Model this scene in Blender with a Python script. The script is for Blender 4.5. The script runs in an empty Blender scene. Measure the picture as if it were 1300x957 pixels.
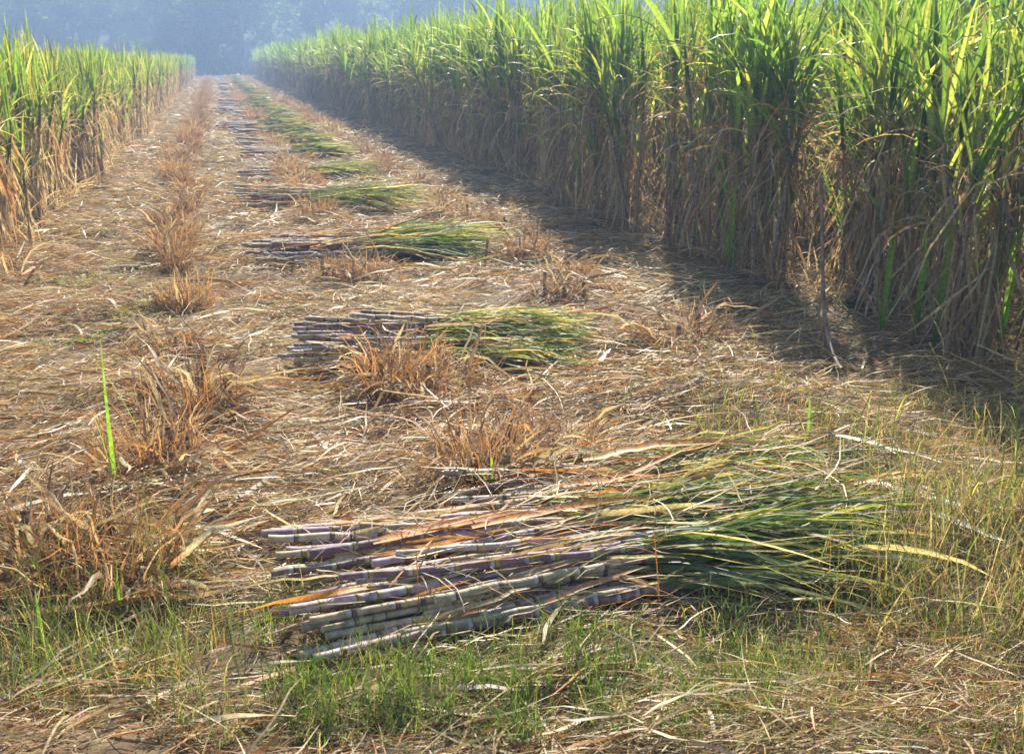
import bpy, math, random
import numpy as np
rad = math.radians
rng = np.random.default_rng(11)
random.seed(11)
sc = bpy.context.scene
col = sc.collection
R = lambda a, b, n=None: rng.uniform(a, b, n)

# ------------------------------------------------------------------ camera
CAM_H = 1.7
PITCH = rad(17.66); YAW = rad(15.98)
cam = bpy.data.cameras.new('camera')
cam.lens = 35; cam.sensor_width = 36; cam.clip_end = 1500; cam.clip_start = .05
cam.dof.use_dof = True; cam.dof.focus_distance = 4.6; cam.dof.aperture_fstop = 7.0
co = bpy.data.objects.new('camera', cam); col.objects.link(co)
co.location = (0, 0, CAM_H); co.rotation_euler = (math.pi / 2 - PITCH, 0, -YAW)
sc.camera = co

def at(x, y, z=0.0):
    """pixel of the 1300 px photograph -> point on the plane of height z"""
    f = 1264.
    cx = (x - 650) / f; cy = -(y - 478.5) / f
    F = np.array([math.sin(YAW) * math.cos(PITCH), math.cos(YAW) * math.cos(PITCH), -math.sin(PITCH)])
    Rt = np.array([math.cos(YAW), -math.sin(YAW), 0])
    U = np.array([math.sin(YAW) * math.sin(PITCH), math.cos(YAW) * math.sin(PITCH), math.cos(PITCH)])
    d = F + cx * Rt + cy * U
    t = (z - CAM_H) / d[2]
    return float(d[0] * t), float(d[1] * t)

# ------------------------------------------------------------------ light
SUN_EL, SUN_AZ = rad(42), rad(22)          # azimuth from +Y towards +X
w = bpy.data.worlds.new('World'); sc.world = w; w.use_nodes = True
nt = w.node_tree; nt.nodes.clear()
sky = nt.nodes.new('ShaderNodeTexSky'); sky.sky_type = 'NISHITA'; sky.sun_disc = False
sky.sun_elevation = SUN_EL; sky.sun_rotation = SUN_AZ
sky.dust_density = 1.0
bg = nt.nodes.new('ShaderNodeBackground'); bg.inputs[1].default_value = .095
wo = nt.nodes.new('ShaderNodeOutputWorld')
nt.links.new(sky.outputs[0], bg.inputs[0]); nt.links.new(bg.outputs[0], wo.inputs[0])
sl = bpy.data.lights.new('sun', 'SUN'); sl.energy = 5.0; sl.angle = rad(.6); sl.color = (1, .91, .76)
so = bpy.data.objects.new('sun', sl); col.objects.link(so)
so.rotation_euler = (math.pi / 2 - SUN_EL, 0, math.pi - SUN_AZ)
so.location = (20, 40, 40)
sc.view_settings.view_transform = 'Standard'; sc.view_settings.look = 'None'
sc.view_settings.gamma = 1; sc.view_settings.exposure = 1.34
sc.cycles.use_denoising = True
sc.cycles.max_bounces = 8; sc.cycles.diffuse_bounces = 3; sc.cycles.glossy_bounces = 2
sc.cycles.transmission_bounces = 3; sc.cycles.volume_bounces = 0; sc.cycles.transparent_max_bounces = 4
sc.cycles.sample_clamp_indirect = 6

# ------------------------------------------------------------------ tags and objects
def tag(o, label=None, cat=None, group=None, kind=None):
    if label: o['label'] = label
    if cat: o['category'] = cat
    if group: o['group'] = group
    if kind: o['kind'] = kind
    return o

def empty(name, loc=(0, 0, 0), rz=0, parent=None):
    o = bpy.data.objects.new(name, None); col.objects.link(o)
    o.location = loc; o.rotation_euler = (0, 0, rz); o.empty_display_size = .1
    if parent: o.parent = parent
    return o

def copy_tree(o, parent=None):
    c = o.copy(); col.objects.link(c); c.parent = parent
    for ch in CH.get(o.name, []):
        d = copy_tree(ch, c); CH.setdefault(c.name, []).append(d)
    return c
CH = {}

class Geo:
    def __init__(s): s.v = []; s.f = []; s.c = []; s.n = 0
    def add(s, v, f, c):
        s.v.append(v.reshape(-1, 3)); s.f.append(f.reshape(-1, 4) + s.n); s.c.append(c.reshape(-1, 3)); s.n += s.v[-1].shape[0]
    def merged(s):
        return np.concatenate(s.v), np.concatenate(s.f), np.concatenate(s.c)
    def build(s, name, mat, parent=None, smooth=True):
        v, f, c = s.merged()
        me = bpy.data.meshes.new(name)
        me.vertices.add(len(v)); me.vertices.foreach_set('co', v.astype(np.float32).ravel())
        me.loops.add(len(f) * 4); me.loops.foreach_set('vertex_index', f.astype(np.int32).ravel())
        me.polygons.add(len(f)); me.polygons.foreach_set('loop_start', np.arange(0, len(f) * 4, 4, dtype=np.int32))
        me.polygons.foreach_set('use_smooth', np.full(len(f), smooth))
        me.update(calc_edges=True)
        a = me.color_attributes.new('Col', 'FLOAT_COLOR', 'POINT')
        a.data.foreach_set('color', np.concatenate([np.clip(c, 0, 1), np.ones((len(c), 1))], 1).astype(np.float32).ravel())
        me.materials.append(mat)
        o = bpy.data.objects.new(name, me); col.objects.link(o)
        if parent:
            o.parent = parent; CH.setdefault(parent.name, []).append(o)
        return o

def arr(x, n): return np.broadcast_to(np.asarray(x, float), (n,)).astype(float)
def carr(c, n): return np.broadcast_to(np.asarray(c, float), (n, 3)).astype(float)

def blades(g, base, az, L, W, e0, droop, c0, c1, seg=5, pw=1.5, twist=0., twr=0., fold=.0, curve=0., blunt=.25, wob=0., rib=1.25):
    """long thin leaves: base (N,3); az azimuth; e0 start elevation; droop = bend over the length (radians)"""
    base = np.asarray(base, float).reshape(-1, 3); n = len(base)
    az, L, W, e0, droop, twist, twr, curve = [arr(q, n) for q in (az, L, W, e0, droop, twist, twr, curve)]
    c0 = carr(c0, n); c1 = carr(c1, n)
    t = np.linspace(0, 1, seg + 1)
    e = e0[:, None] - droop[:, None] * t[None] ** pw
    a = az[:, None] + curve[:, None] * t[None]
    if wob:
        e = e + rng.normal(0, wob, e.shape); a = a + rng.normal(0, wob, a.shape)
    T = np.stack([np.cos(e) * np.cos(a), np.cos(e) * np.sin(a), np.sin(e)], -1)
    step = (L / seg)[:, None, None]
    P = np.concatenate([np.zeros((n, 1, 3)), np.cumsum(T[:, :-1] * step, 1)], 1) + base[:, None]
    S = np.stack([-np.sin(a), np.cos(a), 0 * a], -1)
    N = np.cross(T, S)
    tw = twist[:, None] + twr[:, None] * t[None]
    S2 = S * np.cos(tw)[..., None] + N * np.sin(tw)[..., None]
    N2 = np.cross(T, S2)
    prof = np.minimum(1, .55 + 2.2 * t) * (1 - t ** 2.2 * (1 - blunt))
    prof = np.where(t >= 1, blunt * .35, prof)
    w_ = W[:, None] * prof[None] * .5
    cc = c0[:, None] * (1 - t)[None, :, None] + c1[:, None] * t[None, :, None]
    if fold:
        V = np.stack([P - S2 * w_[..., None] , P - N2 * (w_ * fold)[..., None], P + S2 * w_[..., None]], 2)
        C = np.stack([cc, cc * rib, cc], 2); k = 3
    else:
        V = np.stack([P - S2 * w_[..., None], P + S2 * w_[..., None]], 2); C = np.stack([cc, cc], 2); k = 2
    idx = np.arange(n * (seg + 1) * k).reshape(n, seg + 1, k)
    F = np.stack([idx[:, :-1, :-1], idx[:, :-1, 1:], idx[:, 1:, 1:], idx[:, 1:, :-1]], -1)
    g.add(V, F, C)

def tube(g, P, r, C, sides=7):
    """P (m,3) centre line, r (m), C (m,3)"""
    P = np.asarray(P, float); m = len(P); r = arr(r, m); C = carr(C, m)
    T = P[-1] - P[0]; T /= np.linalg.norm(T)
    A = np.cross(T, [0, 0, 1.]) if abs(T[2]) < .9 else np.cross(T, [1., 0, 0])
    A /= np.linalg.norm(A); B = np.cross(T, A)
    th = np.arange(sides) * 2 * math.pi / sides
    ring = np.cos(th)[:, None] * A + np.sin(th)[:, None] * B
    V = P[:, None] + ring[None] * r[:, None, None]
    idx = np.arange(m * sides).reshape(m, sides)
    j = np.roll(idx, -1, 1)
    F = np.stack([idx[:-1], j[:-1], j[1:], idx[1:]], -1)
    g.add(V, F, np.repeat(C[:, None], sides, 1))

BODY = [(.27, .20, .21), (.33, .27, .26), (.37, .30, .26), (.28, .25, .16), (.17, .11, .12), (.38, .32, .22), (.22, .14, .12), (.42, .33, .21), (.36, .27, .16), (.30, .23, .21), (.26, .19, .23), (.33, .26, .29)]
def cane_tube(g, p0, d, L, rr, body, bend=(0, 0, 0), inter=.11, sides=8, lod=False, wax=(.38, .35, .31), caps=True):
    """one jointed cane stalk from p0 along d with swollen nodes and pale waxy rings"""
    p0 = np.asarray(p0, float); d = np.asarray(d, float); d = d / np.linalg.norm(d); bend = np.asarray(bend, float)
    body = np.asarray(body, float); wax = np.asarray(wax, float)
    if lod:
        ts = np.linspace(0, L, max(3, int(L / .3)))
        pts = [p0 + d * s + bend * (s / L) ** 2 for s in ts]
        tube(g, pts, rr, [body * random.uniform(.8, 1.2) for _ in ts], 4); return
    s = 0; rows = []
    node = np.array((.25, .21, .08)) if random.random() < .5 else np.array((.12, .075, .05))
    if caps: rows += [(0, .02, (.55, .48, .33)), (0, rr * .97, (.5, .43, .29)), (.0005, rr, body)]
    while s < L:
        k = inter * random.uniform(.6, 1.45); e = min(s + k, L)
        if L - e < .05: e = L
        b = body * random.uniform(.85, 1.15) + np.array([random.uniform(-.02, .02), 0, random.uniform(-.02, .03)])
        b2 = b * .5 + np.array((.13, .125, .05)) if random.random() < .35 else b
        rows += [(s + .014, rr, b2), (s + (e - s) * .5, rr * .96, b), (max(s + .002, e - .022), rr * .99, b), (max(s + .003, e - .014), rr, wax), (max(s + .004, e - .006), rr * 1.03, wax * .95),
                 (e - .004, rr * 1.08, node * .55), (e, rr * 1.08, node * .6), (e + .001, rr * 1.07, node * 1.3), (e + .010, rr * 1.02, node * 1.1)]
        s = e
    if caps: rows += [(L, rr * .97, (.5, .43, .29)), (L, .0005, (.55, .48, .33))]
    S = np.array([q[0] for q in rows]); rs = np.array([q[1] if q[1] < rr * 2 else rr for q in rows]); C = np.array([q[2] for q in rows])
    if caps: rs[0] = .0005
    k1 = random.uniform(-1, 1) * .004; k2 = random.uniform(20, 40)
    P = p0 + d * S[:, None] + bend * (S[:, None] / L) ** 2
    P[:, 2] += k1 * np.sin(S * k2)
    tube(g, P, rs, C, sides)

# ------------------------------------------------------------------ materials
def nodes(name):
    m = bpy.data.materials.new(name); m.use_nodes = True
    t = m.node_tree; t.nodes.clear()
    return m, t, t.nodes.new, t.links.new

def leaf_mat(name, rough=.42, trans=.45, tcol=(1, 1, 1), spec=.5, vary=.18, bright=1.0):
    m, t, N, Lk = nodes(name)
    out = N('ShaderNodeOutputMaterial'); att = N('ShaderNodeAttribute'); att.attribute_name = 'Col'
    oi = N('ShaderNodeObjectInfo')
    mr = N('ShaderNodeMapRange'); mr.inputs[3].default_value = bright * (1 - vary); mr.inputs[4].default_value = bright * (1 + vary)
    Lk(oi.outputs['Random'], mr.inputs[0])
    geo = N('ShaderNodeNewGeometry')
    nz = N('ShaderNodeTexNoise'); nz.inputs['Scale'].default_value = 45; nz.inputs['Detail'].default_value = 3
    tc = N('ShaderNodeTexCoord'); Lk(tc.outputs['Object'], nz.inputs['Vector'])
    n9 = N('ShaderNodeTexNoise'); n9.inputs['Scale'].default_value = 170; n9.inputs['Detail'].default_value = 2; Lk(tc.outputs['Object'], n9.inputs['Vector'])
    ad = N('ShaderNodeMath'); ad.operation = 'MULTIPLY_ADD'; Lk(n9.outputs[0], ad.inputs[0]); ad.inputs[1].default_value = .9; ad.inputs[2].default_value = -.45
    a2 = N('ShaderNodeMath'); Lk(nz.outputs[0], a2.inputs[0]); Lk(ad.outputs[0], a2.inputs[1])
    mr2 = N('ShaderNodeMapRange'); mr2.inputs[1].default_value = .3; mr2.inputs[2].default_value = .7
    mr2.inputs[3].default_value = .65; mr2.inputs[4].default_value = 1.3
    Lk(a2.outputs[0], mr2.inputs[0])
    mu = N('ShaderNodeMath'); mu.operation = 'MULTIPLY'; Lk(mr.outputs[0], mu.inputs[0]); Lk(mr2.outputs[0], mu.inputs[1])
    vm = N('ShaderNodeVectorMath'); vm.operation = 'SCALE'; Lk(att.outputs['Color'], vm.inputs[0]); Lk(mu.outputs[0], vm.inputs['Scale'])
    p = N('ShaderNodeBsdfPrincipled'); p.inputs['Roughness'].default_value = rough; p.inputs['Specular IOR Level'].default_value = spec
    Lk(vm.outputs[0], p.inputs['Base Color'])
    tr = N('ShaderNodeBsdfTranslucent')
    vt = N('ShaderNodeVectorMath'); vt.operation = 'MULTIPLY'; Lk(vm.outputs[0], vt.inputs[0]); vt.inputs[1].default_value = tcol
    Lk(vt.outputs[0], tr.inputs[0])
    mx = N('ShaderNodeMixShader'); mx.inputs[0].default_value = trans
    Lk(p.outputs[0], mx.inputs[1]); Lk(tr.outputs[0], mx.inputs[2]); Lk(mx.outputs[0], out.inputs[0])
    return m

M = {}
M['green'] = leaf_mat('green_leaf', .38, .52, (2.5, 2.6, 1.1), .45)
M['cut'] = leaf_mat('cut_leaf', .5, .36, (1.7, 1.7, 1.0), .35)
M['dry'] = leaf_mat('dry_leaf', .5, .4, (1.25, 1.15, .9), .4)
M['straw'] = leaf_mat('straw', .48, .30, (1.25, 1.1, .8), .42, 0)
M['crown'] = leaf_mat('tree_leaf', .8, .45, (3.2, 3, 1.5), .1)
def solid_mat(name, rough, spec=.4, bump=.0, bs=60, vary=.1):
    m, t, N, Lk = nodes(name)
    out = N('ShaderNodeOutputMaterial'); att = N('ShaderNodeAttribute'); att.attribute_name = 'Col'
    tc = N('ShaderNodeTexCoord'); nz = N('ShaderNodeTexNoise'); nz.inputs['Scale'].default_value = bs; nz.inputs['Detail'].default_value = 5
    Lk(tc.outputs['Object'], nz.inputs['Vector'])
    mr = N('ShaderNodeMapRange'); mr.inputs[1].default_value = .3; mr.inputs[2].default_value = .7
    mr.inputs[3].default_value = .65; mr.inputs[4].default_value = 1.3; Lk(nz.outputs[0], mr.inputs[0])
    vm = N('ShaderNodeVectorMath'); vm.operation = 'SCALE'; Lk(att.outputs['Color'], vm.inputs[0]); Lk(mr.outputs[0], vm.inputs['Scale'])
    p = N('ShaderNodeBsdfPrincipled'); p.inputs['Roughness'].default_value = rough; p.inputs['Specular IOR Level'].default_value = spec
    Lk(vm.outputs[0], p.inputs['Base Color'])
    if bump:
        b = N('ShaderNodeBump'); b.inputs['Strength'].default_value = bump; b.inputs['Distance'].default_value = .01
        Lk(nz.outputs[0], b.inputs['Height']); Lk(b.outputs[0], p.inputs['Normal'])
    Lk(p.outputs[0], out.inputs[0])
    return m
M['stalk'] = solid_mat('cane_rind', .55, .35, .25, 38)
M['bark'] = solid_mat('bark', .9, .2, .5, 8)
M['soil'] = solid_mat('soil_and_chaff', .85, .2, 1.0, 22)

# ------------------------------------------------------------------ ground
_gn = np.random.default_rng(5).uniform(-1, 1, (64, 64))
def vnoise(x, y):
    x = np.asarray(x, float); y = np.asarray(y, float)
    xi = np.floor(x).astype(int); yi = np.floor(y).astype(int)
    fx = x - xi; fy = y - yi; fx = fx * fx * (3 - 2 * fx); fy = fy * fy * (3 - 2 * fy)
    g = lambda a, b: _gn[a % 64, b % 64]
    return (g(xi, yi) * (1 - fx) + g(xi + 1, yi) * fx) * (1 - fy) + (g(xi, yi + 1) * (1 - fx) + g(xi + 1, yi + 1) * fx) * fy
ROWS = (-.55, 1.0, 2.6)
def gh(x, y):
    x = np.asarray(x, float); y = np.asarray(y, float)
    h = .05 * vnoise(x * .9 + 7, y * .6) + .03 * vnoise(x * 2.6, y * 3.9 + 3) + .02 * vnoise(x * 6.3, y * 9.1)
    d = np.minimum.reduce([abs(x - q) for q in (-.55, 1., 2.6, 4.15, -2.1)])
    h = h + .05 * np.exp(-(d / .28) ** 2)
    return h
def hill(x, y):
    q = np.clip((y - 128) / 100, 0, 1)
    return 17 * q * q * (3 - 2 * q)

def graded(lo, hi, a, b, d, grow):
    mid = list(np.arange(a, b, d)); s = d; v = b; up = []
    while v < hi: up.append(v); s *= grow; v += s
    up.append(hi); s = d; v = a; dn = []
    while v > lo: s *= grow; v -= s; dn.append(max(v, lo))
    return np.array(sorted(set(dn + mid + up)))
xs = graded(-450, 450, -2.6, 4.8, .05, 1.12); ys = graded(-60, 600, 1.0, 11, .06, 1.035)
GX, GY = np.meshgrid(xs, ys)
GZ = gh(GX, GY) * np.clip(1.6 - np.hypot(GX, GY) / 120, 0, 1) - .012 + hill(GX, GY)
V = np.stack([GX, GY, GZ], -1); ny, nx = GX.shape
idx = np.arange(nx * ny).reshape(ny, nx)
F = np.stack([idx[:-1, :-1], idx[:-1, 1:], idx[1:, 1:], idx[1:, :-1]], -1)
nz_ = vnoise(GX * 2.3, GY * 2.1) * .5 + .5; nz2 = vnoise(GX * .8 + 9, GY * .7) * .5 + .5
C = np.array((.085, .058, .032)) * (1 - nz_[..., None]) + np.array((.19, .135, .075)) * nz_[..., None]
C = C * (.8 + .4 * nz2[..., None])
far = np.clip((GY - 112) / 8, 0, 1)[..., None]
C = C * (1 - far) + np.array((.04, .06, .02)) * far
g = Geo(); g.add(V, F, C); gr = g.build('ground', M['soil'])
tag(gr, 'bare tan soil and chaff between the cane walls', 'ground', kind='structure')

# ------------------------------------------------------------------ litter
PAL = np.array([(.50, .385, .22), (.58, .47, .29), (.66, .57, .41), (.38, .22, .09), (.42, .19, .06), (.33, .21, .11), (.36, .33, .14), (.22, .155, .10), (.52, .42, .17)])
def palette(n, x, y):
    p = vnoise(x * .9 + 31, y * .7 + 5) + rng.normal(0, .35, n)
    q = vnoise(x * 1.7 + 3, y * 1.9 + 15)
    wgt = np.tile(np.array([.2, .17, .11, .15, .12, .1, .07, .06, .05]), (n, 1))
    wgt[:, 3] += .25 * np.clip(p, 0, 1); wgt[:, 4] += .16 * np.clip(p, 0, 1)
    wgt[:, 6] += .3 * np.clip(-p, 0, 1); wgt[:, 8] += .15 * np.clip(-p, 0, 1)
    wgt[:, 2] += .1 * np.clip(q, 0, 1); wgt[:, 7] += .1 * np.clip(-q, 0, 1)
    cw = np.cumsum(wgt / wgt.sum(1, keepdims=True), 1)
    k = (cw < rng.uniform(0, 1, (n, 1))).sum(1).clip(0, 8)
    return PAL[k] * R(.6, 1.25, (n, 1))

def litter(g, n, y0, y1, x0, x1, Lr, Wr, seg, lift, power=1.25, wob=.16):
    u = R(0, 1, n); a = 1 - power
    y = (y0 ** a + u * (y1 ** a - y0 ** a)) ** (1 / a)
    x = R(x0, x1, n)
    az = np.where(rng.uniform(0, 1, n) < .6, rng.normal(0, .38, n) + (rng.uniform(0, 1, n) < .5) * math.pi, R(0, 2 * math.pi, n))
    nf_ = np.clip(.45 + y / 7, .6, 1); L = R(*Lr, n) * (1 + y / 60) * nf_; W = R(*Wr, n) * (1 + y / 16) * nf_
    q = vnoise(x * 2.1 + 40, y * 3.1 + 11) * .6 + vnoise(x * 5.3, y * 7.7 + 50) * .4
    keep = rng.uniform(0, 1, n) < np.clip(.62 + q * .9, .12, 1); x, y, az, L, W, q = [v[keep] for v in (x, y, az, L, W, q)]; n = len(x)
    az = az + .7 * vnoise(x * 1.3 + 20, y * 1.3 + 8)
    z = gh(x, y) * np.clip(1.6 - np.hypot(x, y) / 120, 0, 1) + R(0, 1, n) ** 1.4 * lift * np.clip(.5 + 1.7 * q, .15, 2.2)
    e0 = rng.normal(.08, .16, n); c = palette(n, x, y)
    blades(g, np.stack([x, y, z], 1), az, L, W, e0, e0 * 2 + rng.normal(0, .22, n), c, c * R(.85, 1.15, (n, 1)), seg=seg, pw=1, twist=rng.normal(0, .6, n), twr=rng.normal(0, 1.2, n), curve=rng.normal(0, .35, n), blunt=.5, wob=wob)
g = Geo()
litter(g, 280000, 1.2, 14, -3.2, 5.4, (.03, .16), (.0015, .0055), 3, .05, 1.3)
litter(g, 36000, 1.2, 22, -3.2, 5.4, (.12, .42), (.002, .009), 5, .08, 1.3, .075)
litter(g, 3600, 1.2, 30, -3.2, 5.4, (.15, .55), (.009, .02), 7, .06, 1.2, .06)
litter(g, 100000, 9, 112, -3.0, 5.2, (.07, .3), (.003, .009), 2, .07, 1.15, .2)
lit = g.build('straw_litter', M['straw'])
tag(lit, 'dry tan and rust straw trampled over the whole field floor', 'straw', kind='stuff')

# ------------------------------------------------------------------ sugarcane plants
GREENS = np.array([(.09, .145, .03), (.125, .185, .04), (.075, .125, .03), (.15, .20, .05), (.065, .11, .035), (.17, .185, .06)])
DRY = np.array([(.36, .27, .15), (.29, .20, .11), (.42, .34, .20), (.33, .19, .09), (.22, .155, .10), (.46, .40, .25)])
YEL = np.array([(.42, .35, .12), (.42, .30, .10), (.32, .32, .09), (.5, .43, .22), (.28, .30, .08)])
def pick(pal, n): return pal[rng.integers(0, len(pal), n)] * R(.8, 1.2, (n, 1))

SBODY = [(.22, .165, .17), (.30, .23, .19), (.34, .28, .2), (.26, .24, .13), (.20, .14, .13), (.36, .3, .2)]
def cane_parts(H, nst, lod=0, yellow=.2, tan=1.0, erect=0.):
    """returns (list of stalk Geos, green Geo, dry Geo) for one stool of cane of height H"""
    st = []; gg = Geo(); gd = Geo()
    for i in range(nst):
        a = R(0, 2 * math.pi); r0 = R(.02, .2)
        p0 = np.array([math.cos(a) * r0 * .8, math.sin(a) * r0 * 1.3, -.03])
        hs = H * (R(.46, .68) if erect < .5 else R(.54, .70)); la = R(0, 2 * math.pi); ln = R(.0, .12) if rng.uniform() < .85 else R(.15, .32)
        d = np.array([math.cos(la) * ln, math.sin(la) * ln, 1.])
        bend = np.array([R(-.08, .08), R(-.12, .12), 0]); rr = R(.010, .0145)
        gs = Geo()
        cane_tube(gs, p0, d, hs, rr, random.choice(SBODY), bend, .13, 7, lod=lod > 0, caps=False)
        st.append(gs)
        dn = d / np.linalg.norm(d); pt = lambda s: p0 + dn * s + bend * (s / hs) ** 2
        # green sheath top
        if not lod:
            ts = np.linspace(hs - .3, hs + .12, 5)
            tube(gg, [p0 + dn * s + bend * min(1.3, (s / hs)) ** 2 for s in ts], [rr * 1.05, rr * 1.15, rr * 1.1, rr * .9, rr * .4], (.13, .19, .06), 6)
        ng = 9 if lod == 0 else 5
        az0 = R(0, 2 * math.pi)
        hh = np.linspace(hs - .22, hs + .08, ng)
        f = np.linspace(0, 1, ng)
        az = az0 + (np.arange(ng) % 2) * math.pi + rng.normal(0, .35, ng)
        L = H * R(.30, .44, ng) * (1 - .15 * f) * (1 - .12 * erect); W = R(.024, .052, ng) * (1.5 if lod else 1)
        e0 = rad(62 + 14 * erect) + f * rad(24 - 10 * erect) + rng.normal(0, .07, ng)
        dr = (rad(95) * (1 - f) ** 1.3 * R(.4, 1.5, ng) + R(.03, .3, ng)) * (1 - .6 * erect)
        base = np.array([pt(min(q, hs * 1.05)) for q in hh])
        c = pick(GREENS, ng); c1 = c * R(.9, 1.25, (ng, 1))
        yl = rng.uniform(0, 1, ng) < yellow * (1 - f)
        c1[yl] = pick(YEL, yl.sum()) * .6
        W = W * (1 - .38 * erect)
        blades(gg, base, az, L, W, e0, dr, c, c1, seg=8 if not lod else 4, pw=1.9, twist=rng.normal(0, .3, ng), twr=rng.normal(0, .7, ng), fold=0 if lod else .3, curve=rng.normal(0, .3, ng), blunt=.06, wob=.03)
        # dying leaves in the middle
        nm = (7 if not lod else 3) + (4 if erect > .5 else 0)
        hb = R(hs * .5, hs * .98, nm); base = np.array([pt(q) for q in hb])
        c = np.where(rng.uniform(0, 1, (nm, 1)) < .55 + .3 * erect, pick(YEL, nm), pick(DRY, nm)) * tan
        blades(gd, base, R(0, 2 * math.pi, nm), R(.35, .8, nm) * H / 2.6, R(.012, .03, nm) * (1.5 if lod else 1) * (1 - .35 * erect), rng.normal(rad(55 + 25 * erect), .3 - .15 * erect, nm), R(1.2, 3.0, nm) * (1 - .65 * np.where(rng.uniform(0, 1, nm) < .8, max(erect, .5), 0)), c, c * .9, seg=6 if not lod else 3, pw=1.1, twist=rng.normal(0, .5, nm), twr=rng.normal(0, 1.5, nm), blunt=.1, wob=.08)
        if not lod or erect < .5:
            nm = 1 if erect > .5 else 4 if not lod else 2
            hb = R(hs * .25, hs * .8, nm); base = np.array([pt(q) for q in hb]); c = pick(GREENS, nm) * 1.1
            blades(gg, base, R(0, 2 * math.pi, nm), R(.35, .8, nm) * H / 2.6, R(.016, .038, nm), rng.normal(rad(75), .15, nm), R(.1, 1.5, nm), c, c * 1.2, seg=6 if not lod else 3, pw=1.8, twist=rng.normal(0, .5, nm), twr=rng.normal(0, 1., nm), fold=0 if lod else .3, blunt=.08, wob=.04)
        # hanging dry leaves
        nd = 20 if not lod else 7
        hb = R(hs * .12, hs * 1.0, nd); base = np.array([pt(q) for q in hb]) + rng.normal(0, .01, (nd, 3))
        c = pick(DRY, nd) * tan
        blades(gd, base, R(0, 2 * math.pi, nd), np.minimum(R(.3, .85, nd) * H / 2.6, hb * 1.1 + .08), R(.010, .028, nd) * (1.6 if lod else 1), rng.normal(rad(-70 - 12 * erect), .25 - .12 * erect, nd), rng.normal(.1 - .05 * erect, .25, nd), c, c * R(.8, 1.1, (nd, 1)), seg=5 if not lod else 2, pw=1, twist=R(0, 3, nd), twr=rng.normal(0, 2, nd), blunt=.2, wob=.1)
        # sheaths and litter strips standing against the stalk
        ns = 9 if not lod else 3
        hb = R(0, hs * .8, ns); base = np.array([pt(q) for q in hb]) + rng.normal(0, .012, (ns, 3))
        c = pick(DRY, ns) * tan
        blades(gd, base, R(0, 2 * math.pi, ns), R(.2, .5, ns), R(.012, .024, ns) * (1.4 if lod else 1), R(rad(76), rad(92), ns), R(-.1, .5, ns), c, c, seg=3 if not lod else 1, pw=2, twist=R(0, 3, ns), blunt=.5)
    # dry skirt at the foot
    nk = 34 if not lod else 10
    if erect > .5: nk = nk // 2
    a = R(0, 2 * math.pi, nk); r = R(.05, .34 - .1 * erect, nk)
    base = np.stack([np.cos(a) * r, np.sin(a) * r * 1.2, R(-.02, .1, nk)], 1); c = pick(DRY, nk) * tan
    blades(gd, base, a + rng.normal(0, .8, nk), R(.15, .6, nk), R(.006, .018, nk) * (1.6 if lod else 1), R(rad(20), rad(88), nk), R(0, 1.6, nk), c, c * .9, seg=4 if not lod else 2, pw=1.2, twist=rng.normal(0, .7, nk), twr=rng.normal(0, 1, nk), blunt=.2, wob=.08)
    return st, gg, gd

def make_cane(name, H, nst, yellow, tan, erect=0.):
    root = empty(name, (0, 0, -50))
    st, gg, gd = cane_parts(H, nst, 0, yellow, tan, erect)
    for s in st: s.build('stalk', M['stalk'], root)
    gg.build('green_leaves', M['green'], root); gd.build('dry_leaves', M['dry'], root)
    return root

tallp = [make_cane('sugarcane_clump', h, k, .25, 1.25) for h, k in ((2.65, 6), (2.8, 6), (2.5, 7), (2.7, 5), (2.9, 6), (2.6, 7))]
shortp = [make_cane('sugarcane_clump', h, k, .75, 1.55, .8) for h, k in ((1.85, 6), (2.05, 6), (1.75, 7), (1.95, 6), (1.6, 6))]
used = set()
ORD = 'first second third fourth fifth sixth seventh eighth ninth tenth eleventh twelfth thirteenth fourteenth fifteenth sixteenth seventeenth eighteenth nineteenth twentieth'.split()
TENS = {20: 'twenty', 30: 'thirty', 40: 'forty'}
def ordw(i):
    if i < 20: return ORD[i]
    k = i + 1; t, u = divmod(k, 10)
    if u == 0: return {30: 'thirtieth', 40: 'fortieth', 50: 'fiftieth'}[k]
    return TENS[t * 10] + '-' + ORD[u - 1]

def place(protos, x, y, label, group, cat='sugarcane', smin=.93, smax=1.07, z=None):
    p = protos[rng.integers(0, len(protos))]
    if p.name not in used: used.add(p.name); o = p
    else:
        o = copy_tree(p)
    o.location = (x, y, float(gh(x, y)) if z is None else z)
    o.rotation_euler = (R(-.03, .03), R(-.03, .03), R(0, 6.28)); s = R(smin, smax); o.scale = (s, s, s * R(.96, 1.05))
    tag(o, label, cat, group); return o

nright = 0
y = 3.7; i = 0
while y < 52:
    x = 4.25 + R(-.2, .2)
    lab = ('tall sugarcane clump in the right wall, %s along its front row from the camera' % ordw(i)) if i < 30 else 'tall sugarcane clump far along the front row of the right wall'
    place(tallp, x, y, lab, 'sugarcane clumps in the front row of the tall right wall', smin=.84, smax=1.1)
    y += R(.28, .58); i += 1
nright = i
y = 4.6; i = 0
while y < 13:
    place(tallp, 5.3 + R(-.25, .3), y, 'tall sugarcane clump standing just behind the near front row of the right wall', 'sugarcane clumps just behind the right front row')
    y += R(.5, .68); i += 1
n2 = i
y = 8.0; i = 0
while y < 52:
    lab = ('shorter sunlit sugarcane clump in the left wall, %s along its front row from the camera' % ordw(i)) if i < 24 else 'shorter sugarcane clump far along the front row of the left wall'
    place(shortp, -1.98 + R(-.13, .13), y, lab, 'sugarcane clumps in the front row of the shorter left wall', smin=.8, smax=1.14)
    y += R(.36, .5); i += 1
nleft = i
print('cane individuals', nright, n2, nleft)

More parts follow.
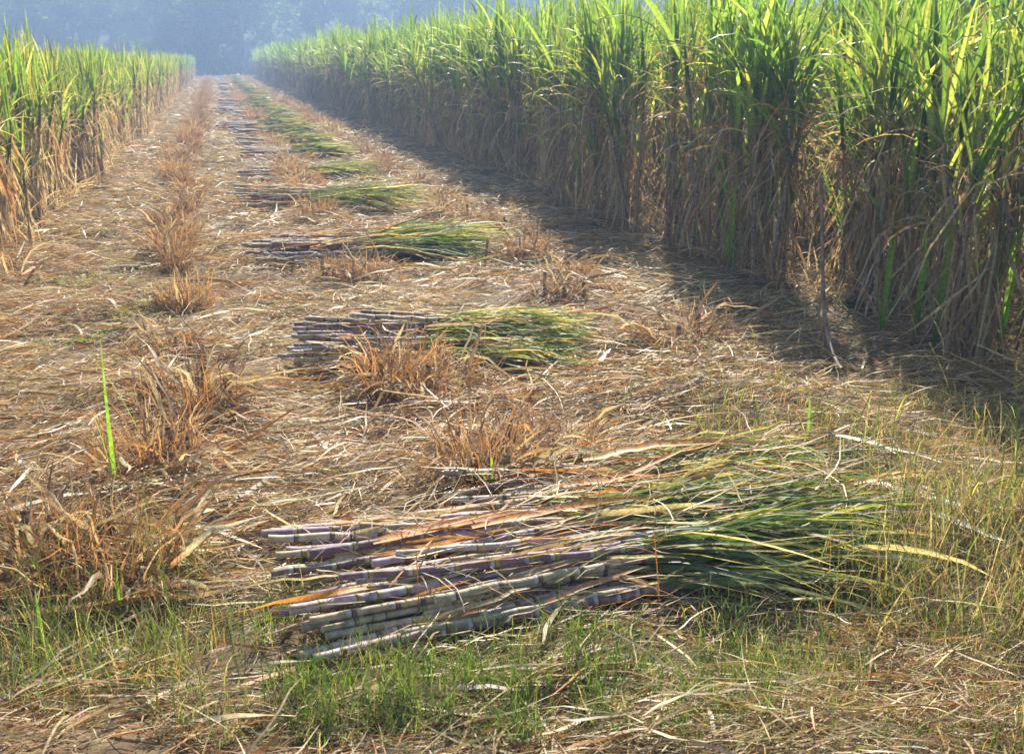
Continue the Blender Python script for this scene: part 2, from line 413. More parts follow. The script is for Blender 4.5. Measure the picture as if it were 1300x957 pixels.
# the rest of the standing crop, one object
def stuff_cane():
    G = [Geo(), Geo()]
    vs = []
    for H, k, tan in ((2.7, 5, 1.2), (2.55, 5, 1.2), (2.8, 5, 1.2), (1.9, 6, 1.35), (2.0, 6, 1.35), (1.8, 6, 1.35)):
        st, gg, gd = cane_parts(H, k, 1, .2, tan, .8 if tan > 1.3 else .2)
        m = Geo()
        for s in st: v, f, c = s.merged(); m.add(v, f, c)
        for s in (gd,): v, f, c = s.merged(); m.add(v, f, c)
        vs.append((m.merged(), gg.merged()))
    pts = []
    for k, x in enumerate((5.0, 5.8, 6.7, 7.5, 8.4, 9.4)):
        for y in np.arange(1.6, 108, .62 if k > 1 else .8):
            if k == 0 and y < 13 and rng.uniform() < .5: continue
            pts.append((x + R(-.3, .3), y + R(-.2, .2), 0))
    for y in np.arange(52, 108, .42): pts.append((4.2 + R(-.15, .15), y, 0))
    for y in np.arange(1.5, 3.6, .4): pts.append((4.35, y, 0))
    for k, x in enumerate((-2.9, -3.7, -4.5, -5.3, -6.2, -7.1)):
        for y in np.arange(2.5, 106, .5): pts.append((x + R(-.3, .3), y + R(-.2, .2), 3))
    for y in np.arange(52, 106, .45): pts.append((-1.95 + R(-.15, .15), y, 3))
    for y in np.arange(2.5, 7.8, .45): pts.append((-2.0, y, 3))
    for x, y, b in pts:
        mm = vs[b + rng.integers(0, 3)]; a = R(0, 6.28); s = R(.9, 1.1) * (1 + (0 if y < 80 else .08 * R(-1, 1)))
        ca, sa = math.cos(a), math.sin(a)
        rot = np.array([[ca, sa, 0], [-sa, ca, 0], [0, 0, 1]])
        br = R(.85, 1.15)
        for q in (0, 1):
            v, f, c = mm[q]
            G[q].add(v @ rot * s + np.array([x, y, 0]), f, c * br)
    print('stuff clumps', len(pts))
    return G
G = stuff_cane()
# one object, two materials
v0, f0, c0_ = G[0].merged(); v1, f1, c1_ = G[1].merged()
gm = Geo(); gm.add(v0, f0, c0_); gm.add(v1, f1, c1_)
cf = gm.build('standing_cane_field', M['dry']); cf.data.materials.append(M['green'])
mi = np.zeros(len(f0) + len(f1), dtype=np.int32); mi[len(f0):] = 1; cf.data.polygons.foreach_set('material_index', mi)
tag(cf, 'dense standing cane crop filling the field behind both front rows', 'cane field', kind='stuff')
del G, gm, v0, v1

# ------------------------------------------------------------------ stubble
RUST = np.array([(.30, .17, .08), (.38, .25, .13), (.23, .13, .07), (.44, .34, .19), (.32, .20, .10), (.18, .115, .07), (.40, .20, .08), (.40, .19, .07)])
def make_stubble(h, nl, up, spread=.26):
    root = empty('stubble_clump', (0, 0, -50)); gd = Geo()
    a = R(0, 6.28, nl); r = R(0, 1, nl) ** .7 * spread
    b = np.stack([np.cos(a) * r, np.sin(a) * r, R(-.02, .05, nl)], 1); c = pick(RUST, nl)
    e = R(rad(up), rad(95), nl)
    blades(gd, b, a + rng.normal(0, .7, nl), R(.4, 1.1, nl) * h, R(.002, .013, nl) , e, R(0, 2.0, nl), c, c * R(.9, 1.3, (nl, 1)), seg=5, pw=1.4, twist=rng.normal(0, .8, nl), twr=rng.normal(0, 2, nl), blunt=.2, wob=.22, fold=.2)
    nf = nl * 3
    a = R(0, 6.28, nf); r = R(0, 1, nf) ** .7 * spread * 1.25
    b = np.stack([np.cos(a) * r, np.sin(a) * r, R(0, .09, nf)], 1); c = pick(RUST, nf)
    blades(gd, b, R(0, 6.28, nf), R(.08, .3, nf), R(.002, .006, nf), rng.normal(.25, .45, nf), rng.normal(.4, .5, nf), c, c, seg=4, wob=.2, twr=rng.normal(0, 1.5, nf))
    nw = nl // 3; a = R(0, 6.28, nw); r = R(0, 1, nw) * spread
    b = np.stack([np.cos(a) * r, np.sin(a) * r, R(0, .08, nw)], 1); c = pick(DRY, nw)
    blades(gd, b, a + rng.normal(0, 1, nw), R(.12, .45, nw), R(.010, .026, nw), R(rad(5), rad(80), nw), R(.2, 2.8, nw), c, c, seg=6, pw=1.1, fold=.3, twist=rng.normal(0, .8, nw), twr=rng.normal(0, 2, nw), blunt=.4, wob=.2)
    gd.build('dry_leaves', M['dry'], root)
    for k in range(random.randint(3, 6)):
        gs = Geo(); q = rng.normal(0, spread * .4, 2)
        cane_tube(gs, (q[0], q[1], -.02), (R(-.25, .25), R(-.25, .25), 1), R(.09, .2), R(.010, .014), (.26, .17, .10), (0, 0, 0), .07, 7, wax=(.4, .3, .2))
        gs.build('stalk_stub', M['stalk'], root)
    return root
stub_lo = [make_stubble(.20, 110, 10) for _ in range(4)]
stub_hi = [make_stubble(.36, 150, 35, .22) for _ in range(4)]
stub_tall = [make_stubble(.6, 110, 60, .16) for _ in range(3)]
RN = ['left stubble row by the sunlit track', 'middle stubble row between stalk butts and green tops', 'right stubble row beside the shaded track']
near = {0: [(150, 745, 'h'), (45, 740, 'h'), (195, 600, 'h'), (250, 520, 'h'), (215, 445, 'l'), (235, 385, 'h'), (225, 340, 't')],
        1: [(620, 610, 'h'), (690, 590, 'l'), (505, 490, 'h'), (560, 500, 'l'), (460, 352, 'l'), (425, 345, 'l'), (405, 285, 'h')],
        2: [(870, 440, 'l'), (715, 378, 'l'), (665, 325, 'l'), (735, 350, 'l'), (640, 290, 'l')]}
def stub_kind(k): return {'h': stub_hi, 'l': stub_lo, 't': stub_tall}[k]
for r, xr in enumerate(ROWS):
    i = 0; last = 0; seq = []
    for px, py, k in near[r]:
        x, y_ = at(px, py, .03); seq.append((y_, x, k))
    seq.sort(); y = seq[-1][0] + .6
    while y < 104:
        seq.append((y, xr + R(-.16, .16), random.choice('lhht') if r == 0 else random.choice('llh') if r == 1 else random.choice('llll' if y < 14 else 'llh')))
        y += R(.55, 1.2) * (1 if r == 0 else 1.3)
    for i, (y_, x, k) in enumerate(seq):
        adj = {'h': 'knee-high rust-brown', 'l': 'low flattened brown', 't': 'tall thin rust-brown'}[k]
        if i < 16: lab = '%s stubble clump, %s from the camera in the %s' % (adj, ordw(i), ['left stubble row', 'middle stubble row', 'right stubble row'][r])
        else: lab = '%s stubble clump near the hazy far end of the %s' % (adj, ['left stubble row', 'middle stubble row', 'right stubble row'][r])
        place(stub_kind(k), x, y_, lab, 'dry stubble clumps along the ' + ['left', 'middle', 'right'][r] + ' row', 'stubble', *((.95, 1.2) if y_ < 5.5 else (.65, 1.05)))

# ------------------------------------------------------------------ bundles of cut cane
BG = np.array([(.07, .12, .04), (.09, .15, .035), (.06, .10, .05), (.11, .15, .05), (.11, .13, .07), (.16, .17, .09)])
def pile(root, n, Ls, Lt, wid, hgt, ang=0, detail=1, greens=10, butt=.24, ndry=18, gl=1.0, tail=-.12):
    """stalks laid side by side along +X, butts near x=0, leafy tops near x=Lt"""
    gg = Geo(); gd = Geo()
    order = list(range(n)); lay = []
    for i in range(n):
        v = (i + .5) / n * 2 - 1; v = v * .98 + R(-.05, .05)
        zz = hgt * (1 - v * v) * R(.15, 1.0) + .018
        lay.append((v * wid / 2, zz + .03))
    for (yy, zz) in lay:
        L = Ls * R(.82, 1.12); a = ang + rng.normal(0, .075) - yy * .42
        p0 = np.array([R(-butt, butt) , yy, max(.02, zz * R(.7, 1.05))])
        d = np.array([math.cos(a), math.sin(a), (zz * .5 - p0[2]) / L * .7 + R(-.015, .015)])
        bend = np.array([0, R(-.09, .09), R(-.02, .03)])
        rr = R(.0110, .0165)
        if detail:
            gs = Geo(); cane_tube(gs, p0, d, L, rr, random.choice(BODY), bend, .105, 9 if detail > 1 else 7)
            gs.build('stalk', M['stalk'], root)
        else:
            cane_tube(root, p0, d, L, rr * 1.25, random.choice(BODY), bend, lod=True)
        e = p0 + d / np.linalg.norm(d) * L + bend; e[2] = max(e[2], .03)
        ks = 3; q = R(.15, .9, ks); c = pick(DRY, ks)
        blades(gd, p0 + np.outer(q * L, d) + np.outer(q ** 2, bend) + [0, 0, rr * .8], a + rng.normal(0, .05, ks), R(.18, .5, ks), R(.012, .026, ks), rng.normal(.02, .04, ks), R(-.03, .15, ks), c, c * R(.9, 1.2, (ks, 1)), seg=5, fold=.5 if detail else 0, twist=rng.normal(0, .8, ks), twr=rng.normal(0, .8, ks), blunt=.3, wob=.03)
        k = int(greens * 2.3); f = R(0, 1, k)
        base = e[None] - d[None] * (f * .25)[:, None] + rng.normal(0, .012, (k, 3)); base[:, 2] = np.maximum(base[:, 2], .02) + R(0, hgt * .22, k)
        c = np.where(rng.uniform(0, 1, (k, 1)) < .66, pick(BG, k), np.where(rng.uniform(0, 1, (k, 1)) < .5, pick(YEL, k), pick(DRY, k)))
        c1 = np.where(rng.uniform(0, 1, (k, 1)) < .12, pick(YEL, k), c * R(.9, 1.3, (k, 1)))
        blades(gg, base, a * .5 + tail + rng.normal(0, .23, k), (Lt - Ls) * R(.45, 1.45, k) * gl, R(.005, .02, k) * np.where(rng.uniform(0, 1, k) < .2, 1.7, 1) * (1 if detail else 2), R(-.05, .2, k), R(.1, .6, k), c, c1, seg=6 if detail else 3, pw=1.2, twist=rng.normal(0, 1.0, k), twr=rng.normal(0, .8, k), curve=rng.normal(0, .35, k), fold=.3 if detail else 0, blunt=.15, wob=.08)
    k = ndry; x = R(-.1, Ls * 1.1, k); yy = R(-.5, .5, k) * wid
    zz = hgt * (1 - (2 * yy / wid) ** 2) * .9 + .03 + R(0, .03, k)
    c = pick(DRY, k); c[rng.uniform(0, 1, k) < .3] = (.46, .2, .05)
    blades(gd, np.stack([x, yy, zz], 1), ang + rng.normal(0, .28, k) + (rng.uniform(0, 1, k) < .3) * math.pi, R(.2, .6, k), R(.008, .024, k), R(-.02, .2, k), R(0, .4, k), c, c * R(.9, 1.25, (k, 1)), seg=7, twist=rng.normal(0, .7, k), twr=rng.normal(0, 1, k), curve=rng.normal(0, .3, k), fold=.25, blunt=.2, wob=.08)
    k = ndry * 9; x = R(-.1, Lt, k); yy = rng.normal(0, .33, k) * wid
    zz = np.maximum(0, hgt * (1 - (2 * yy / wid) ** 2)) * .95 + .03 + R(0, .05, k)
    c = palette(k, x * 3, yy * 3)
    blades(gd, np.stack([x, yy, zz], 1), ang + rng.normal(0, .7, k), R(.08, .42, k), R(.002, .007, k), rng.normal(.1, .25, k), rng.normal(.3, .4, k), c, c, seg=5, twr=rng.normal(0, 1, k), curve=rng.normal(0, .7, k), wob=.12)
    return gg, gd

def bundle(px, py, ang, label, **kw):
    root = empty('cane_bundle', (px, py, float(gh(px, py)) + .0), ang)
    gg, gd = pile(root, **kw)
    gg.build('green_tops', M['cut'], root); gd.build('dry_leaves', M['dry'], root)
    tag(root, label, 'cane bundle', 'bundles of cut sugarcane laid across the rows'); return root

b1 = bundle(.26, 2.97, rad(3), 'large nearest bundle of cut purple cane with fanned green tops', n=62, tail=-.2, Ls=1.38, Lt=1.88, wid=.92, hgt=.17, detail=2, greens=12, ndry=38)
for (q, L_, wd, az_, e_) in (((.12, .03, .165), .62, .045, .16, .06), ((.45, -.02, .19), .75, .032, .02, .05), ((1.05, -.37, .06), .5, .04, .05, .02), ((1.0, -.27, .1), .6, .035, -.2, .12), ((.9, .3, .14), .8, .04, -.05, .05)):
    gl_ = Geo(); blades(gl_, [q], az_, L_, wd, e_, .18, (.50, .22, .055), (.52, .27, .08), seg=9, fold=.3, twist=.25, twr=.5, wob=.04, blunt=.15)
    tag(gl_.build('dry_leaf', M['dry'], b1), 'broad orange dry leaf lying over the stalks')
b1b = bundle(.95, 3.5, rad(-2), 'leafy back bundle heaped behind the nearest purple canes', n=16, Ls=.75, Lt=1.25, wid=.3, hgt=.05, detail=1, greens=9, ndry=30)
b2 = bundle(.50, 5.86, rad(-13), 'second cane bundle from the camera, behind the rusty stubble', n=50, Ls=1.1, Lt=1.5, wid=.9, hgt=.22, detail=1, greens=9, ndry=26)
b3 = bundle(.34, 9.1, rad(-1), 'third cane bundle from the camera, dark stalks and dark green tops', n=40, Ls=1.2, Lt=1.9, wid=.8, hgt=.22, detail=1, greens=9, ndry=20)
b4 = bundle(.28, 12.3, rad(-10), 'fourth cane bundle from the camera, half hidden by stubble', n=26, Ls=1.2, Lt=1.95, wid=.75, hgt=.2, detail=1, greens=9, ndry=20)
b5 = bundle(.38, 15.7, rad(3), 'fifth cane bundle from the camera, green tops heaped at right', n=22, Ls=1.2, Lt=1.9, wid=.8, hgt=.2, detail=1, greens=9, ndry=20)
srcs = []
for k in range(3):   # simpler far kinds
    root = empty('cane_bundle', (0, 0, -50)); st = Geo()
    gg, gd = pile(st, n=22, Ls=1.2, Lt=1.95, wid=.8, hgt=.2, detail=0, greens=9, ndry=10)
    st.build('stalks', M['stalk'], root); gg.build('green_tops', M['cut'], root); gd.build('dry_leaves', M['dry'], root); srcs.append(root)
y = 18.7; i = 5
while y < 104:
    s = srcs[(i) % 3]; first = i < 8
    o = s if first else copy_tree(s)
    o.location = (.32 + R(-.2, .2), y, float(gh(.3, y))); o.rotation_euler = (0, 0, R(-.3, .14)); o.scale = (R(.85, 1.08), R(.6, 1.15), R(.7, 1.2))
    lab = 'small %s cane bundle from the camera in the bundle row' % ordw(i) if i < 14 else 'tiny hazy cane bundle near the far end of the bundle row'
    tag(o, lab, 'cane bundle', 'bundles of cut sugarcane laid across the rows')
    y += R(2.7, 3.2); i += 1

# ------------------------------------------------------------------ grass, weeds and shoots
g = Geo()
def grass(n, fx, hr, wr, cols, dens=None, e=(55, 88)):
    x, y_ = fx(n); c = cols[rng.integers(0, len(cols), n)] * R(.8, 1.2, (n, 1)); L = R(*hr, n)
    blades(g, np.stack([x, y_, gh(x, y_)], 1), R(0, 6.28, n), L, R(*wr, n), R(rad(e[0]), rad(e[1]), n), R(.1, 1.6, n), c, c * R(1, 1.35, (n, 1)), seg=4, pw=1.4, twist=rng.normal(0, .4, n), blunt=.08, wob=.06)
LG = np.array([(.10, .17, .025), (.13, .2, .035), (.09, .14, .03), (.2, .22, .06)])
OG = np.array([(.24, .24, .09), (.33, .29, .13), (.16, .20, .06), (.4, .32, .17), (.34, .2, .08), (.14, .19, .05)])
def clumpy(px0, px1, py0, py1, sp):
    def f(n):
        k = max(6, n // 30); cx = R(px0, px1, k); cy = R(py0, py1, k); j = rng.integers(0, k, n)
        x = []; y_ = []
        for q in range(n):
            a, b = at(cx[j[q]], cy[j[q]]); x.append(a); y_.append(b)
        return np.array(x) + rng.normal(0, sp, n), np.array(y_) + rng.normal(0, sp, n)
    return f
# along the near margin: a strip of short living grass in front of the big bundle
grass(900, lambda n: (R(.25, 2.3, n), 2.42 - .25 * R(0, 1, n) ** 1.5 - .12 * R(0, 2.3, n) * 0 + rng.normal(0, .05, n) - .1), (.03, .11), (.002, .005), LG)
grass(3000, clumpy(330, 1000, 800, 957, .035), (.03, .15), (.002, .005), LG)
grass(1100, clumpy(0, 480, 760, 957, .05), (.05, .16), (.0015, .004), np.concatenate([LG, OG]))
grass(1800, clumpy(900, 1300, 740, 957, .07), (.05, .16), (.0015, .0045), np.concatenate([OG, LG[:2]]))
grass(3800, clumpy(860, 1300, 500, 720, .09), (.05, .19), (.0018, .0065), np.concatenate([OG, OG, pick(DRY, 4), LG[:1]]))
grass(2400, clumpy(1060, 1400, 560, 800, .1), (.12, .36), (.002, .007), np.concatenate([OG, pick(DRY, 4), LG[:1]]))
grass(1100, clumpy(0, 260, 700, 900, .07), (.08, .25), (.002, .005), np.concatenate([OG, LG]))
grass(700, clumpy(20, 220, 345, 430, .06), (.03, .07), (.006, .014), LG * 1.3, e=(10, 70))
grass(500, clumpy(100, 270, 290, 350, .1), (.03, .08), (.006, .014), LG * 1.3, e=(10, 70))
grass(260, clumpy(320, 400, 380, 420, .05), (.03, .06), (.006, .012), LG * 1.3, e=(10, 70))
grass(500, clumpy(740, 900, 420, 490, .08), (.03, .09), (.005, .012), LG, e=(10, 70))
gg_ = g.build('grass', M['cut'])
tag(gg_, 'short green and olive grass growing through straw at the near edge', 'grass', kind='stuff')

x_, y_ = at(1035, 590, .05); g_ = Geo(); k = 70; c = pick(BG, k) * .9
blades(g_, np.stack([R(-.3, .15, k), R(-.14, .16, k), R(.02, .1, k)], 1), R(-1.2, .25, k), R(.2, .55, k), R(.006, .018, k), R(-.02, .35, k), R(.2, .7, k), c, c * 1.2, seg=6, fold=.3, twist=rng.normal(0, .7, k), blunt=.2, wob=.07)
k = 60; c = pick(DRY, k)
blades(g_, np.stack([R(-.2, .6, k), R(-.5, .1, k), R(.0, .09, k)], 1), R(-1.6, .4, k), R(.12, .5, k), R(.004, .02, k), R(-.05, .4, k), R(.1, 1, k), c, c * 1.2, seg=6, fold=.3, twist=rng.normal(0, .7, k), twr=rng.normal(0, 1, k), blunt=.3, wob=.1)
o = g_.build('leaf_heap', M['cut']); o.location = (x_, y_, float(gh(x_, y_)))
tag(o, 'loose heap of grey-green and tan cut leaves beyond the nearest bundle tops', 'leaf heap')
def shoot(px, py, spec, label, name='cane_shoot', cat='shoot', group=None):
    x, y_ = at(px, py, .02); root = empty(name, (x, y_, float(gh(x, y_))))
    for (L, W, az, e0, dr, c) in spec:
        gl_ = Geo(); blades(gl_, [(0, 0, 0)], rad(az), L, W, rad(e0), rad(dr), c, np.array(c) * 1.15, seg=9, fold=.3, twist=R(-.3, .3), twr=R(-.6, .6), blunt=.06, pw=2)
        gl_.build('leaf', M['green'] if c[1] > c[0] * .9 else M['dry'], root)
    return tag(root, label, cat, group)
LGc = (.10, .17, .03)
shoot(150, 640, [(.62, .022, 60, 89, 4, LGc), (.36, .018, 200, 84, 10, (.10, .17, .03)), (.42, .014, 0, 70, 20, (.38, .2, .06)), (.3, .02, 150, 60, 70, (.45, .36, .2))], 'tall upright green cane shoot in the left stubble row')
shoot(192, 590, [(.52, .014, 165, 72, 25, (.22, .25, .04)), (.3, .012, 20, 50, 60, (.40, .2, .07))], 'yellow-green leaning shoot right of the tall upright shoot')
shoot(1025, 560, [(.26, .02, 90, 88, 8, LGc), (.2, .018, 180, 75, 40, (.5, .47, .38)), (.22, .014, 20, 80, 30, (.1, .17, .03))], 'short green shoot with a white leaf above the big bundle tops')
shoot(625, 640, [(.16, .028, 80, 86, 10, (.1, .17, .02)), (.2, .02, 170, 55, 50, (.14, .19, .03)), (.17, .02, 10, 75, 30, (.1, .17, .02)), (.2, .014, 200, 70, 80, (.13, .18, .03))], 'small bright green cane stump shoot behind the nearest bundle')
shoot(60, 850, [(.2, .014, 100, 80, 20, LGc), (.16, .012, 200, 60, 60, LGc)], 'small green leaf pair at the bottom left of the photo')
shoot(155, 800, [(.2, .014, 80, 86, 20, (.09, .16, .03)), (.3, .012, 150, 70, 90, LGc), (.25, .01, 10, 60, 90, LGc)], 'leafy green grass shoot rising from near left straw', 'grass_shoot')

for px, py, h_, lab in ((1185, 446, 1.25, 'broad bright green young shoot against the foot of the right wall'), (1268, 452, .95, 'green young shoot at the right edge against the wall foot'), (1160, 436, .75, 'short dark green shoot left of the broad bright one at the wall foot'), (1118, 425, .8, 'slim green shoot in front of the wall above the leaning cane'), (925, 352, .9, 'green shoot in the shaded wall foot near its middle')):
    shoot(px, py, [(h_, .036, 60, 89, 6, (.12, .21, .025)), (h_ * .85, .034, 250, 86, 8, (.10, .18, .025)), (h_ * .7, .035, 150, 82, 25, (.08, .14, .025)), (h_ * .6, .03, 330, 78, 50, (.1, .17, .03))], lab, 'cane_shoot', 'shoot', 'green young shoots along the foot of the right wall')
def tall_stem(px, py, h, lean, az, label, c=(.24, .24, .08), nl=4):
    x, y_ = at(px, py, .02); root = empty('weed', (x, y_, float(gh(x, y_))))
    gs = Geo(); e = np.array([math.cos(rad(az)) * lean, math.sin(rad(az)) * lean, 1.]) * h
    ts = np.linspace(0, 1, 9); P = [e * t + np.array([math.cos(rad(az)), math.sin(rad(az)), 0]) * lean * .4 * h * t * t for t in ts]
    tube(gs, P, np.linspace(.0028, .0012, 9), c, 5); gs.build('stem', M['green'], root)
    gl_ = Geo(); k = nl; f = R(.2, .95, k); b = np.array([np.array(P[0]) * (1 - q) + np.array(P[-1]) * q for q in f])
    cc = carr(c, k) * R(.8, 1.3, (k, 1))
    blades(gl_, b, R(0, 6.28, k), R(.08, .22, k), R(.003, .007, k), R(.4, 1.2, k), R(.2, 1.3, k), cc, cc, seg=5, wob=.05); gl_.build('leaf_blades', M['green'], root)
    return tag(root, label, 'grass stem', 'lone weed stems standing in the straw')
tall_stem(1290, 640, .62, .1, 150, 'tall green weed stem at the right edge beside the shaded ground', (.16, .2, .05), 9)
tall_stem(1275, 610, .5, .25, 20, 'leaning green weed stem just left of the tallest right-edge stem', (.2, .22, .06), 6)
tall_stem(1212, 520, .34, .35, 160, 'pale bare stem leaning left against the shaded wall foot', (.4, .36, .2), 0)
tall_stem(1130, 600, .3, .2, 60, 'short olive weed stem above the white torn leaf', (.3, .26, .08), 4)
tall_stem(1235, 700, .42, .15, 100, 'olive weed stem right of the white torn leaf', (.26, .25, .08), 6)
tall_stem(1060, 790, .38, .05, 90, 'upright olive weed stem at the right end of the nearest bundle', (.24, .25, .07), 5)
tall_stem(930, 470, .2, .1, 90, 'thin pale weed stem in the straw left of the wall shadow', (.38, .34, .18), 3)
tall_stem(955, 490, .26, .05, 90, 'thin feathery weed stem at the edge of the wall shadow', (.38, .34, .18), 3)
tall_stem(240, 870, .42, .25, 120, 'green weed stem crossing the near straw left of the bundle', (.18, .22, .06), 6)
tall_stem(90, 850, .4, .3, 130, 'seeded green weed stem near the bottom left corner', (.18, .22, .06), 6)
tall_stem(213, 215, .7, .1, 170, 'thin dark dead stem on the sunlit left track', (.12, .08, .05), 4)
tall_stem(533, 800, .26, .05, 90, 'thin brown stem standing before the nearest bundle stalks', (.28, .16, .07), 3)
tall_stem(838, 770, .3, .1, 120, 'wiry orange stem with fluff standing before the nearest bundle', (.4, .22, .09), 3)

def fallen(px, py, az, L, W, c, label, lift=.05, name='dry_leaf_strip', e0=4, cat='dry leaf'):
    x, y_ = at(px, py, lift); g_ = Geo()
    blades(g_, [(0, 0, 0)], rad(az), L, W, rad(e0), rad(e0 * 2 + 4), c, np.array(c) * 1.05, seg=10, fold=.35, twist=.2, twr=R(-.8, .8), curve=R(-.3, .3), blunt=.3, wob=.06)
    o = g_.build(name, M['straw']); o.location = (x, y_, float(gh(x, y_)) + lift)
    return tag(o, label, cat, 'single dry leaves lying on the straw')
WH = (.66, .62, .54)
fallen(277, 500, -60, .26, .03, WH, 'white dry leaf strip standing out left of the rusty stubble')
fallen(1060, 560, -62, .5, .03, WH, 'long white torn leaf, upper piece near the green shoot', .08)
fx_, fy_ = at(1100, 610, .08); g_ = Geo(); k = 9
blades(g_, np.stack([R(0, .12, k), R(-.03, .03, k) - R(0, .16, k), R(0, .02, k)], 1), rad(-62) + rng.normal(0, .12, k), R(.15, .42, k), R(.006, .022, k), R(-.02, .1, k), R(0, .2, k), WH, WH, seg=7, twist=rng.normal(0, .4, k), twr=rng.normal(0, .5, k), wob=.06, blunt=.5)
blades(g_, [(0, 0, .01)], rad(-62), .5, .05, .05, .12, WH, WH, seg=8, fold=.2, wob=.05, blunt=.1)
o = g_.build('dry_leaf_strip', M['straw']); o.location = (fx_, fy_, float(gh(fx_, fy_)) + .09); tag(o, 'broad white frayed leaf at the right end of the nearest bundle', 'dry leaf', 'single dry leaves lying on the straw')
fallen(1175, 660, -68, .3, .03, WH, 'narrow white leaf tip below the frayed white leaf', .05)
fallen(250, 675, -50, .35, .025, (.5, .44, .34), 'grey-white dry leaf left of the nearest bundle butts')
fallen(0, 800, 5, .5, .04, (.42, .22, .09), 'brown dry leaf at the left edge near the bottom', .08)
fallen(1085, 605, -8, .42, .03, (.42, .23, .10), 'brown leaf ribbon crossing the white torn leaf', .14)
fallen(960, 660, -45, .9, .018, (.22, .27, .16), 'long grey-green leaf pointing to the bottom right corner', .05)
fallen(740, 595, 4, .8, .04, (.48, .25, .08), 'orange leaf ribbon along the top of the back leafy bundle', .16)
fallen(435, 385, 30, .4, .02, (.5, .42, .3), 'pale arched straw above the second bundle', .06)
fallen(190, 330, 60, .3, .03, WH, 'small white leaf strip beside the tall left stubble')
fallen(25, 590, -60, .3, .03, WH, 'white leaf scrap at the left edge of the straw')
fallen(75, 470, 50, .22, .03, WH, 'curled white leaf scrap on the left track')
fallen(880, 500, -150, .25, .03, WH, 'white leaf sliver right of the second bundle tops')
fallen(760, 470, 60, .3, .025, WH, 'white upright sliver at the green end of the second bundle')
fallen(605, 525, 160, .35, .02, (.5, .44, .34), 'pale curved leaf between the two rusty stubble clumps')

# a cane leaning out of the right wall, with its curved foot
root = empty('leaning_cane', (0, 0, 0)); x0, y0 = at(1068, 470, .02); root.location = (x0, y0, float(gh(x0, y0)))
gs = Geo(); P = []
p1 = np.array(at(1040, 437)); q1 = np.array([p1[0] - x0, p1[1] - y0, 0]); top = q1 + [-.02, .12, 1.0]
for t in np.linspace(0, 1, 26):
    P.append(np.array([0, 0, .02]) * (1 - t) ** 3 + 3 * (1 - t) ** 2 * t * (q1 * 1.1 + [0, 0, .0]) + 3 * (1 - t) * t * t * (q1 * 1.1 + [0, 0, .5]) + t ** 3 * top)
tube(gs, P, [.011 if k % 4 else .013 for k in range(26)], [(.24, .17, .13) if k % 4 else (.14, .1, .06) for k in range(26)], 8); gs.build('stalk', M['stalk'], root)
gd = Geo(); k = 10; bi = rng.integers(6, 26, k); c = pick(DRY, k)
blades(gd, np.array(P)[bi], R(0, 6.28, k), R(.2, .45, k), R(.01, .02, k), R(-1.5, -.8, k), R(-.3, .3, k), c, c, seg=5, wob=.1); gd.build('dry_leaves', M['dry'], root)
tag(root, 'bare leaning cane with curved foot standing out before the right wall', 'sugarcane')

# ------------------------------------------------------------------ forest
def make_tree(h, r, n, ct):
    root = empty('forest_tree', (0, 0, -80))
    gt = Geo(); P = [(R(-.2, .2) * k * .3, R(-.2, .2) * k * .3, h * .62 * k / 6) for k in range(7)]
    tube(gt, P, np.linspace(.28, .1, 7) * h / 12, (.16, .13, .1), 8)
    for k in range(7):
        a = R(0, 6.28); z0 = h * R(.25, .55); p = np.array([0, 0, z0]); q = np.array([math.cos(a) * r * .7, math.sin(a) * r * .7, z0 + h * R(.1, .3)])
        tube(gt, [p, (p + q) / 2 + [0, 0, .3], q], [.12 * h / 12, .08 * h / 12, .03], (.15, .12, .1), 6)
    gt.build('trunk', M['bark'], root)
    gc = Geo(); nb = 26; bc = []
    for k in range(nb):
        a = R(0, 6.28); u = R(0, 1); z = h * (.2 + .75 * u); rr = r * math.sin(math.pi * (.12 + .8 * u)) ** .7 * R(.4, 1)
        bc.append((math.cos(a) * rr, math.sin(a) * rr, z, R(.5, 1.1) * r * .38, R(.7, 1.3)))
    bc = np.array(bc); j = rng.integers(0, nb, n); B = bc[j]
    dv = rng.normal(0, 1, (n, 3)); dv /= np.linalg.norm(dv, axis=1, keepdims=True)
    p = B[:, :3] + dv * (B[:, 3] * R(.5, 1.05, n))[:, None] * [1, 1, .7]
    c = np.asarray(ct) * B[:, 4:5] * R(.7, 1.35, (n, 1))
    blades(gc, p, R(0, 6.28, n), R(.3, .75, n), R(.14, .34, n), R(-.8, .8, n), R(0, 1, n), c, c * 1.1, seg=2, twist=R(-1, 1, n), blunt=.5)
    gc.build('crown', M['crown'], root)
    return root
tp = [make_tree(15, 4.2, 5200, (.05, .085, .02)), make_tree(18, 5, 6200, (.06, .10, .025)), make_tree(13, 4.6, 5200, (.075, .11, .03)), make_tree(16, 3.6, 4800, (.05, .08, .028))]
for k in range(26):
    x = -46 + k * 4.9 + R(-1.2, 1.2); y_ = 122 + R(0, 12) + (6 if k % 2 else 0)
    nm = ('hazy blue forest tree beyond the field end, %s from the left' % ordw(k))
    place(tp, x, y_, nm, 'hazy trees beyond the end of the field', 'tree', .85, 1.2, float(hill(x, y_)) - .2)
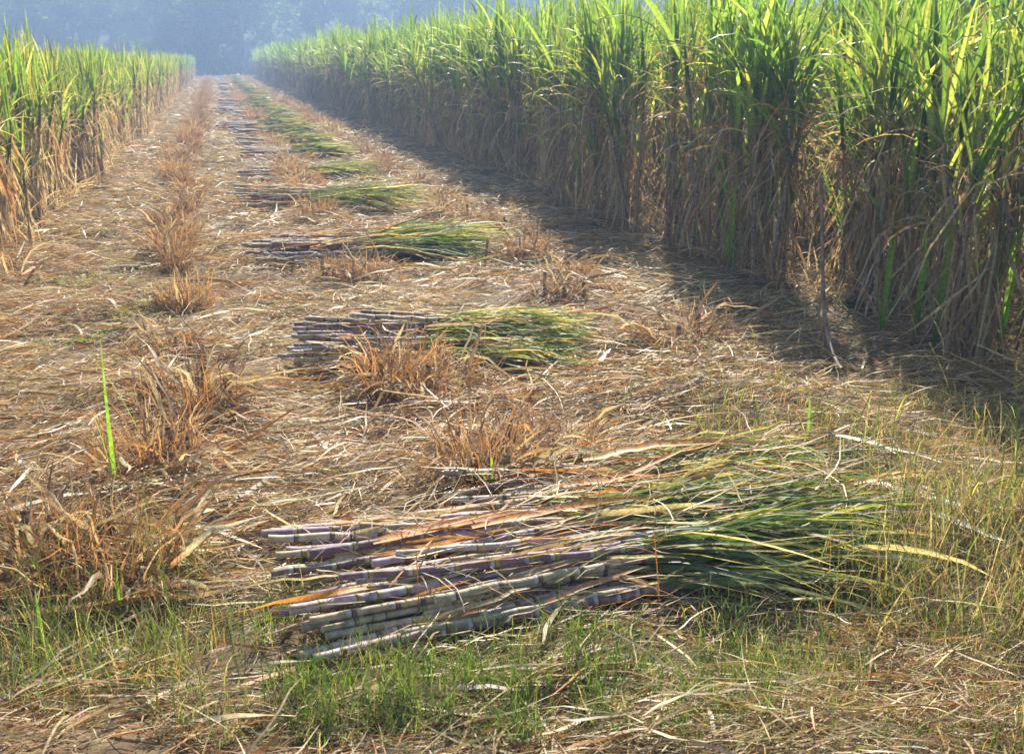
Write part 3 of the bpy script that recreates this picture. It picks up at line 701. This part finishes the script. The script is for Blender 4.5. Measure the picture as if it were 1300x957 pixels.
# forest further up the slope: one mass
g = Geo(); n = 80000
k = 420; cx = R(-110, 150, k); cy = R(134, 205, k); cr = R(3, 6, k); chh = R(9, 16, k); tone = R(.4, 1.6, k)
j = rng.integers(0, k, n); dv = rng.normal(0, 1, (n, 3)); dv /= np.linalg.norm(dv, axis=1, keepdims=True); dv[:, 2] = np.abs(dv[:, 2]) * 1.1 - .35
p = np.stack([cx[j] + dv[:, 0] * cr[j], cy[j] + dv[:, 1] * cr[j], hill(cx[j], cy[j]) + chh[j] * .55 + dv[:, 2] * chh[j] * .5], 1)
c = np.array((.055, .09, .025)) * (tone[j] * R(.7, 1.3, n))[:, None]
blades(g, p, R(0, 6.28, n), R(.8, 2.0, n), R(.5, 1.2, n), R(-.8, .8, n), R(0, 1, n), c, c, seg=2, twist=R(-1, 1, n), blunt=.5)
# undergrowth along the forest foot
n = 9000; x = R(-90, 110, n); y_ = R(113, 134, n); c = np.array((.03, .042, .014)) * R(.6, 1.4, (n, 1))
blades(g, np.stack([x, y_, R(0, 1, n) ** 1.5 * (1 + 2.5 * np.clip((y_ - 113) / 15, 0, 1))], 1), R(0, 6.28, n), R(.6, 1.4, n), R(.3, .7, n), R(.2, 1.4, n), R(0, 1.5, n), c, c, seg=2, blunt=.3)
fo = g.build('forest', M['crown'])
tag(fo, 'dark hazy forest covering the slope behind the field', 'forest', kind='stuff')

# ------------------------------------------------------------------ haze
DENS = .0041
v = [(x, y, z) for x in (-460, 460) for y in (-70, 610) for z in (-2, 34)]
me = bpy.data.meshes.new('haze'); me.from_pydata(v, [], [(0, 1, 3, 2), (4, 6, 7, 5), (0, 4, 5, 1), (2, 3, 7, 6), (0, 2, 6, 4), (1, 5, 7, 3)]); me.update()
hz = bpy.data.objects.new('haze', me); col.objects.link(hz)
m, t, N, Lk = nodes('haze_air'); out = N('ShaderNodeOutputMaterial'); pv = N('ShaderNodeVolumePrincipled')
pv.inputs['Color'].default_value = (.43, .63, 1, 1); pv.inputs['Density'].default_value = DENS; pv.inputs['Anisotropy'].default_value = .3
Lk(pv.outputs[0], out.inputs['Volume']); me.materials.append(m)
tag(hz, 'pale blue morning haze hanging over the field', 'haze', kind='stuff')
